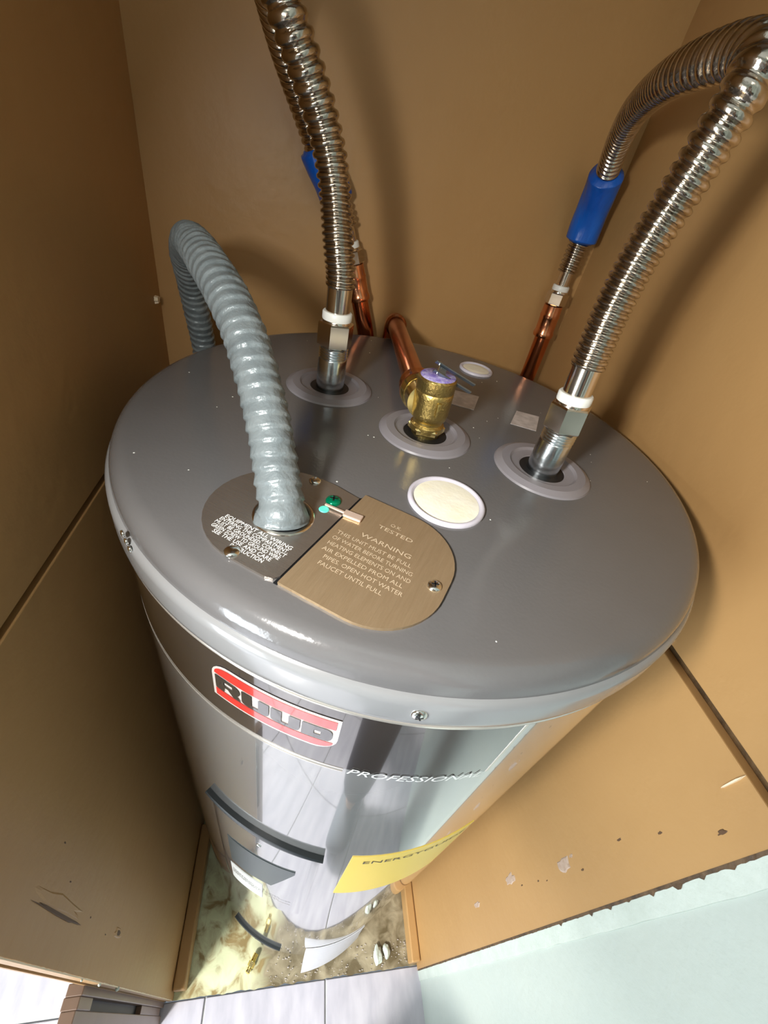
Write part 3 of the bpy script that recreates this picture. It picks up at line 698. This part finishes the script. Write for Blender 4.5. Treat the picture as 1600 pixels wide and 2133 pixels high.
def build_hose(label, front_xy, pts_front, pts_all, far_top, far_dir, sleeve_range, knots, d0):
    t_ = thing('flexible_hose', label, 'hose', (front_xy[0], front_xy[1], H+0.0406), 0, None)
    org = Vector(t_.location)
    q = connector(t_, (0, 0, 0.0), d0, nut_h=0.021, tube_r=0.0108, steel_len=0.024, r=0.0163)
    fd = Vector(far_dir).normalized(); ft = Vector(far_top)-org
    q2 = connector(t_, ft, fd, r=0.0145, nut_h=0.015, tube_r=0.0085, steel_len=0.020, rot=0.5)
    mid = [Vector(p)-org for p in pts_all]
    path = catmull(smooth_path([q-Vector(d0).normalized()*0.004, q+Vector(d0).normalized()*0.008]+mid+[q2+fd*0.012, q2-fd*0.004], 1), 14)
    obj('corrugated_tube', hose(path, knots), 'steel', t_, smooth=True)
    pts, L = resample(path, 0.002); a, b = sleeve_range
    seg = [p for i, p in enumerate(pts) if a <= i/(len(pts)-1) <= b]
    def rb(s, LL, th):
        e = min(s, LL-s); k = 0.0165+0.0022*min(1, e/0.003)+0.0005*math.sin(th*3+s*90)+0.0007*noise.noise(Vector((math.cos(th)*3, math.sin(th)*3, s*60)))
        return k*(0.86 if e < 0.0013 else 1)
    obj('blue_wrap', sweep(seg, rb, 36, 0.0012), 'blue', t_, smooth=True, label='blue plastic wrap round the hose')
    return t_
hot_pts = [(0.0965, -0.0452, 1.4293), (0.1000, -0.0440, 1.4554), (0.1030, -0.0460, 1.4788), (0.1040, -0.0496, 1.4993), (0.1040, -0.0531, 1.5175), (0.1048, -0.0555, 1.5290),
           (0.1070, -0.0535, 1.5395), (0.1105, -0.0430, 1.5465), (0.1145, -0.0220, 1.5495), (0.1165, 0.0100, 1.5480), (0.1235, 0.0430, 1.5480), (0.1385, 0.0820, 1.5485), (0.1510, 0.1180, 1.5460), (0.1650, 0.1563, 1.5423),
           (0.1880, 0.2057, 1.5291), (0.2070, 0.2350, 1.5060), (0.2160, 0.2500, 1.4710), (0.2185, 0.2560, 1.4400)]
hh = build_hose('corrugated steel hose from the right pipe arching over to the right back corner', hxy, None, hot_pts, (0.2185, 0.2560, 1.3610), (0, 0, 1), (0.812, 0.945), [(0, 0.0042), (0.12, 0.0052), (0.3, 0.0085), (0.45, 0.0085), (0.55, 0.0060), (1, 0.0055)], (-0.05, 0.06, 1))
cold_pts = [(-0.0863, 0.0600, 1.4035), (-0.0886, 0.0665, 1.4189), (-0.0923, 0.0715, 1.4429), (-0.0985, 0.0740, 1.4648), (-0.1080, 0.0725, 1.4869), (-0.1205, 0.0665, 1.5080),
            (-0.1345, 0.0605, 1.5290), (-0.1445, 0.0650, 1.5470), (-0.1500, 0.0900, 1.5620), (-0.1560, 0.1280, 1.5660), (-0.1570, 0.1640, 1.5600), (-0.1535, 0.1940, 1.5480), (-0.1460, 0.2220, 1.5270), (-0.1350, 0.2420, 1.5070), (-0.1250, 0.2510, 1.4900), (-0.1120, 0.2570, 1.4650),
            (-0.1000, 0.2600, 1.4450)]
ch = build_hose('corrugated steel hose from the left pipe curving up out of the frame and back down', cxy, None, cold_pts, (-0.0575, 0.2620, 1.3635), (-0.36, 0, 1), (0.845, 0.955), [(0, 0.0042), (0.10, 0.0050), (0.22, 0.0078), (0.45, 0.0088), (0.6, 0.0075), (1, 0.0060)], (0.0, 0.02, 1))

# grey conduit with spiral tape
cd_pts = [(-0.1132, -0.1402, 1.2900), (-0.1137, -0.1370, 1.2972), (-0.1172, -0.1260, 1.3080), (-0.1241, -0.1028, 1.3287), (-0.1331, -0.0799, 1.3485), (-0.1447, -0.0541, 1.3677), (-0.1588, -0.0259, 1.3811), (-0.1746, 0.0051, 1.3894),
          (-0.1923, 0.0461, 1.3930), (-0.2110, 0.1000, 1.3860), (-0.2270, 0.1500, 1.3650), (-0.2330, 0.1850, 1.3300), (-0.2330, 0.2030, 1.2893), (-0.2320, 0.2150, 1.2500), (-0.2300, 0.2240, 1.18), (-0.2290, 0.2280, 1.05), (-0.229, 0.2290, 0.6), (-0.229, 0.229, 0.03)]
cdt = thing('electrical_conduit', 'thick grey ribbed cable conduit bending over the left edge of the tank lid', 'conduit', cd_pts[0])
o_ = Vector(cd_pts[0]); cpath = catmull([Vector(p)-o_ for p in cd_pts], 14)
def rcond(s, L, th):
    ph = s/0.0085 + th/(2*PI); f = ph-math.floor(ph)
    base = 0.0124+0.0019*(min(1, f/0.18) if f < 0.18 else (1-f)/0.82*0.75+0.25)
    w_ = 0.0006*noise.noise(Vector((math.cos(th)*1.6, math.sin(th)*1.6, s*120)))
    return base+w_+(0.0036*max(0, 1-s/0.010) if s < 0.010 else 0)
obj('ribbed_tube', sweep(cpath, rcond, 36, 0.0010), 'tape', cdt, smooth=True)

# ------------------------------------------------------------------ small things on the closet floor
bf = thing('brass_fitting', 'small gold brass fitting lying on the floor in front of the tank', 'fitting', (-0.137, -0.250, 0.009), math.radians(60))
sharp(obj('hex_collar', hexnut(bmesh.new(), (-0.004, 0, 0), (1, 0, 0), 0.0078, 0.010), 'brass_bright', bf), 20)
sharp(obj('threaded_end', lathe(bmesh.new(), [(0, 0), (0.0055, 0)] + [(0.006 if k % 2 else 0.005, 0.001*k) for k in range(1, 16)] + [(0, 0.016)], 20, axis_mtx((0.005, 0, 0), (1, 0, 0))), 'brass_bright', bf), 40)
sharp(obj('barb', lathe(bmesh.new(), [(0, 0), (0.004, 0), (0.0055, 0.004), (0.004, 0.005), (0.0055, 0.010), (0.003, 0.012), (0, 0.012)], 20, axis_mtx((-0.003, 0, 0), (-1, 0, 0))), 'brass_bright', bf), 40)
for (x, y, s, lab) in ((0.160, -0.262, 0.010, 'larger white plaster lump on the stained closet floor'), (0.183, -0.258, 0.008, 'smaller white plaster lump nearest the right wall')):
    b = bmesh.new(); bmesh.ops.create_icosphere(b, subdivisions=3, radius=s)
    for v in b.verts:
        v.co *= 1+0.5*noise.noise(v.co*130+Vector((s*900, 0, 0))); v.co.z = max(v.co.z*0.6, -0.004); v.co.y *= 1.7
        v.co += Vector((x, y, 0.006))
    tag(obj('plaster_lump', b, 'white_trim'), lab, 'debris')
dg = bmesh.new()
for _ in range(160):
    x = random.uniform(-0.1, 0.235); y = random.uniform(-0.286, -0.24); s = random.uniform(0.0004, 0.0014)
    r_ = bmesh.ops.create_icosphere(dg, subdivisions=1, radius=s)
    for v in r_['verts']: v.co = Vector((v.co.x*1.6, v.co.y, v.co.z*0.5))+Vector((x, y, 0.003))
g = tag(obj('grit', dg, 'sticker'), 'pale grit scattered along the front edge of the closet floor', 'debris'); g['kind'] = 'stuff'

# ------------------------------------------------------------------ the photographer, standing outside behind the camera (seen only mirrored in the tank)
M['skin'] = mat('skin', (0.55, 0.34, 0.24), 0.5)
M['navy'] = mat('navy_trousers', (0.012, 0.016, 0.035), 0.8, bump=0.3, bscale=60)
M['shirt'] = mat('grey_shirt', (0.10, 0.10, 0.11), 0.85, bump=0.3, bscale=50)
M['shoe'] = mat('grey_shoe', (0.14, 0.15, 0.17), 0.6)
M['hair'] = mat('dark_hair', (0.03, 0.02, 0.015), 0.6, bump=0.6, bscale=120)
M['phone'] = mat('phone_black', (0.01, 0.01, 0.012), 0.15)
def skinned(name, V, E, rad, m, parent, root=0, sub=2):
    me = bpy.data.meshes.new(name); me.from_pydata(V, E, []); o = bpy.data.objects.new(name, me); C.objects.link(o)
    md = o.modifiers.new('skin', 'SKIN'); md.use_smooth_shade = True; md.branch_smoothing = 0.4
    for i, r in enumerate(rad):
        me.skin_vertices[0].data[i].radius = (r, r) if isinstance(r, float) else r
        me.skin_vertices[0].data[i].use_root = (i == root)
    ss = o.modifiers.new('sub', 'SUBSURF'); ss.levels = sub; ss.render_levels = sub
    dg = bpy.context.evaluated_depsgraph_get(); m2 = bpy.data.meshes.new_from_object(o.evaluated_get(dg))
    bpy.data.objects.remove(o)
    return obj(name, m2, m, parent, smooth=True)
PO = Vector((-0.11, -0.87, 0))
pr = thing('person', 'person in navy trousers and grey shirt standing outside the closet holding up a phone', 'person', PO)
J = dict(pelvis=(-.11, -.87, .93), spine=(-.11, -.86, 1.08), chest=(-.11, -.81, 1.27), neck=(-.11, -.755, 1.42), headb=(-.11, -.725, 1.50), head=(-.11, -.71, 1.58), top=(-.11, -.715, 1.655),
         hr=(-.02, -.87, .90), kr=(-.025, -.64, .50), ar=(-.03, -.59, .085), tr=(-.025, -.455, .035), hl=(-.20, -.88, .90), kl=(-.19, -.92, .49), al=(-.20, -1.06, .09), tl=(-.205, -.91, .035),
         sr=(.06, -.80, 1.37), er=(.11, -.64, 1.16), wr=(-.005, -.455, 1.36), pr=(-.030, -.415, 1.425), sl=(-.28, -.80, 1.37), el=(-.33, -.64, 1.16), wl=(-.245, -.455, 1.36), pl=(-.195, -.420, 1.425))
names = list(J); V = [tuple(Vector(J[n])-PO) for n in names]; ix = {n: i for i, n in enumerate(names)}
rad = dict(pelvis=.125, spine=.112, chest=.122, neck=.052, headb=.062, head=(.078, .095), top=.055, hr=.085, kr=.060, ar=.034, tr=.022, hl=.085, kl=.055, al=.034, tl=.022, sr=.05, er=.04, wr=.026, pr=(.036, .016), sl=.05, el=.04, wl=.026, pl=(.036, .016))
E_ = [('pelvis', 'spine'), ('spine', 'chest'), ('chest', 'neck'), ('neck', 'headb'), ('headb', 'head'), ('head', 'top'), ('pelvis', 'hr'), ('hr', 'kr'), ('kr', 'ar'), ('ar', 'tr'), ('pelvis', 'hl'), ('hl', 'kl'), ('kl', 'al'), ('al', 'tl'), ('chest', 'sr'), ('sr', 'er'), ('er', 'wr'), ('wr', 'pr'), ('chest', 'sl'), ('sl', 'el'), ('el', 'wl'), ('wl', 'pl')]
edges = [(ix[a], ix[b]) for a, b in E_]; rads = [rad[n] for n in names]
cmF = cam.matrix_world.to_3x3() @ Vector((0, 0, -1)); cmR = cam.matrix_world.to_3x3() @ Vector((1, 0, 0)); cmU = cam.matrix_world.to_3x3() @ Vector((0, 1, 0))
pc = cam.matrix_world.translation - cmF*0.016      # phone body just behind the lens
for sgn, root_, pk in ((1, 'pr', 1), (-1, 'pl', -1)):
    palm = Vector(J[root_])
    for q, (up, ln) in enumerate(((0.030, .9), (0.010, 1.0), (-0.010, .95), (-0.028, .8))):
        edge_pt = pc + cmR*(sgn*0.043) + cmU*(up-0.02) - cmF*0.004
        a = palm + (edge_pt-palm)*0.45 + cmU*up*0.3 + cmR*sgn*0.012; b = edge_pt; c = pc + cmR*(sgn*(0.043-0.018*ln)) + cmU*(up-0.02) - cmF*0.013
        n0 = len(V)
        for P_ in (a, b, c): V.append(tuple(P_-PO))
        edges += [(ix[root_], n0), (n0, n0+1), (n0+1, n0+2)]; rads += [.009, .008, .007]
    a = palm + Vector((-sgn*0.022, 0.0, 0.012)); b = pc + cmR*(sgn*0.030) - cmU*0.055 - cmF*0.014
    n0 = len(V)
    for P_ in (a, b): V.append(tuple(P_-PO))
    edges += [(ix[root_], n0), (n0, n0+1)]; rads += [.011, .009]
skinned('body', V, edges, rads, 'skin', pr)
def sub(name, chain, grow, m):
    ns = []
    for a, b in chain:
        for n in (a, b):
            if n not in ns: ns.append(n)
    def rr(n):
        r = rad[n]; g = grow.get(n, 0.012) if isinstance(grow, dict) else grow
        return (r[0]+g, r[1]+g) if isinstance(r, tuple) else r+g
    return skinned(name, [tuple(Vector(J[n])-PO) for n in ns], [(ns.index(a), ns.index(b)) for a, b in chain], [rr(n) for n in ns], m, pr)
J.update(waist=(-.11, -.87, 1.01), hips=(-.11, -.875, .89), collar=(-.11, -.775, 1.385), cuffr=(-.028, -.59, .10), cuffl=(-.20, -1.055, .10))
rad.update(waist=.130, hips=.125, collar=.075, cuffr=.066, cuffl=.062)
sub('trousers', [('waist', 'hips'), ('hips', 'hr'), ('hr', 'kr'), ('kr', 'cuffr'), ('hips', 'hl'), ('hl', 'kl'), ('kl', 'cuffl')], {'hr': .010, 'hl': .010, 'kr': .030, 'kl': .026, 'waist': .02, 'hips': .012}, 'navy')
rad.update(chest=.150, spine=.130, pelvis=.140, hem=.145); J['hem'] = (-.11, -.875, .84)
sub('shirt', [('hem', 'pelvis'), ('pelvis', 'spine'), ('spine', 'chest'), ('chest', 'collar'), ('chest', 'sr'), ('sr', 'er'), ('chest', 'sl'), ('sl', 'el')], {'pelvis': .022, 'hem': .03, 'spine': .020, 'chest': .020, 'collar': .012, 'sr': .024, 'sl': .024}, 'shirt')
for a_, t_ in (('ar', 'tr'), ('al', 'tl')):
    A_, T_ = Vector(J[a_])-PO, Vector(J[t_])-PO
    skinned('shoe', [tuple(A_+Vector((0, -.035, -.035))), tuple(A_+Vector((0, .02, -.040))), tuple(T_+Vector((0, -0.02, 0.004))), tuple(T_+Vector((0, 0.015, 0.0)))], [(0, 1), (1, 2), (2, 3)], [(.056, .056), (.056, .058), (.056, .050), (.048, .038)], 'shoe', pr)
hd = Vector(J['head'])-PO
hb = bmesh.new(); bmesh.ops.create_icosphere(hb, subdivisions=4, radius=1)
for v in hb.verts: v.co = Vector((v.co.x*0.086, v.co.y*0.104, v.co.z*0.095))*(1+0.02*noise.noise(v.co*9))+hd+Vector((0, -0.010, 0.030))
bmesh.ops.delete(hb, geom=[v for v in hb.verts if v.co.y-hd.y > 0.035 and v.co.z-hd.z < 0.055 or v.co.z-hd.z < -0.03], context='VERTS')
obj('hair', hb, 'hair', pr, smooth=True)
fy = hd.y+0.086
for sx in (-1, 1):
    b = bmesh.new(); bmesh.ops.create_icosphere(b, subdivisions=2, radius=0.0115)
    for v in b.verts: v.co += Vector((hd.x+sx*0.031, fy-0.004, hd.z))
    obj('eye', b, 'washer', pr, smooth=True)
    b = bmesh.new(); bmesh.ops.create_icosphere(b, subdivisions=2, radius=1)
    for v in b.verts: v.co = Vector((v.co.x*0.008, v.co.y*0.016, v.co.z*0.030))+Vector((hd.x+sx*0.082, hd.y-0.004, hd.z-0.005))
    obj('ear', b, 'skin', pr, smooth=True)
b = bmesh.new(); bmesh.ops.create_icosphere(b, subdivisions=2, radius=1)
for v in b.verts: v.co = Vector((v.co.x*0.013, v.co.y*0.018, v.co.z*0.024))+Vector((hd.x, fy+0.006, hd.z-0.026))
obj('nose', b, 'skin', pr, smooth=True)
M['lips'] = mat('lips', (0.42, 0.16, 0.13), 0.5)
b = bmesh.new(); bmesh.ops.create_icosphere(b, subdivisions=2, radius=1)
for v in b.verts: v.co = Vector((v.co.x*0.024, v.co.y*0.010, v.co.z*0.008))+Vector((hd.x, fy-0.006, hd.z-0.058))
obj('mouth', b, 'lips', pr, smooth=True)
pm = Matrix((cmR, cmU, cmF)).transposed().to_4x4(); pm.translation = pc
phn = thing('phone', 'black smartphone held upright in both hands of the person', 'phone', pc)
ph = bx(-0.037, 0.037, -0.125, 0.028, -0.0045, 0.0040, bev=0.002)
for v in ph.verts: v.co = pm.to_3x3() @ v.co
sharp(obj('case', ph, 'phone', phn), 40)
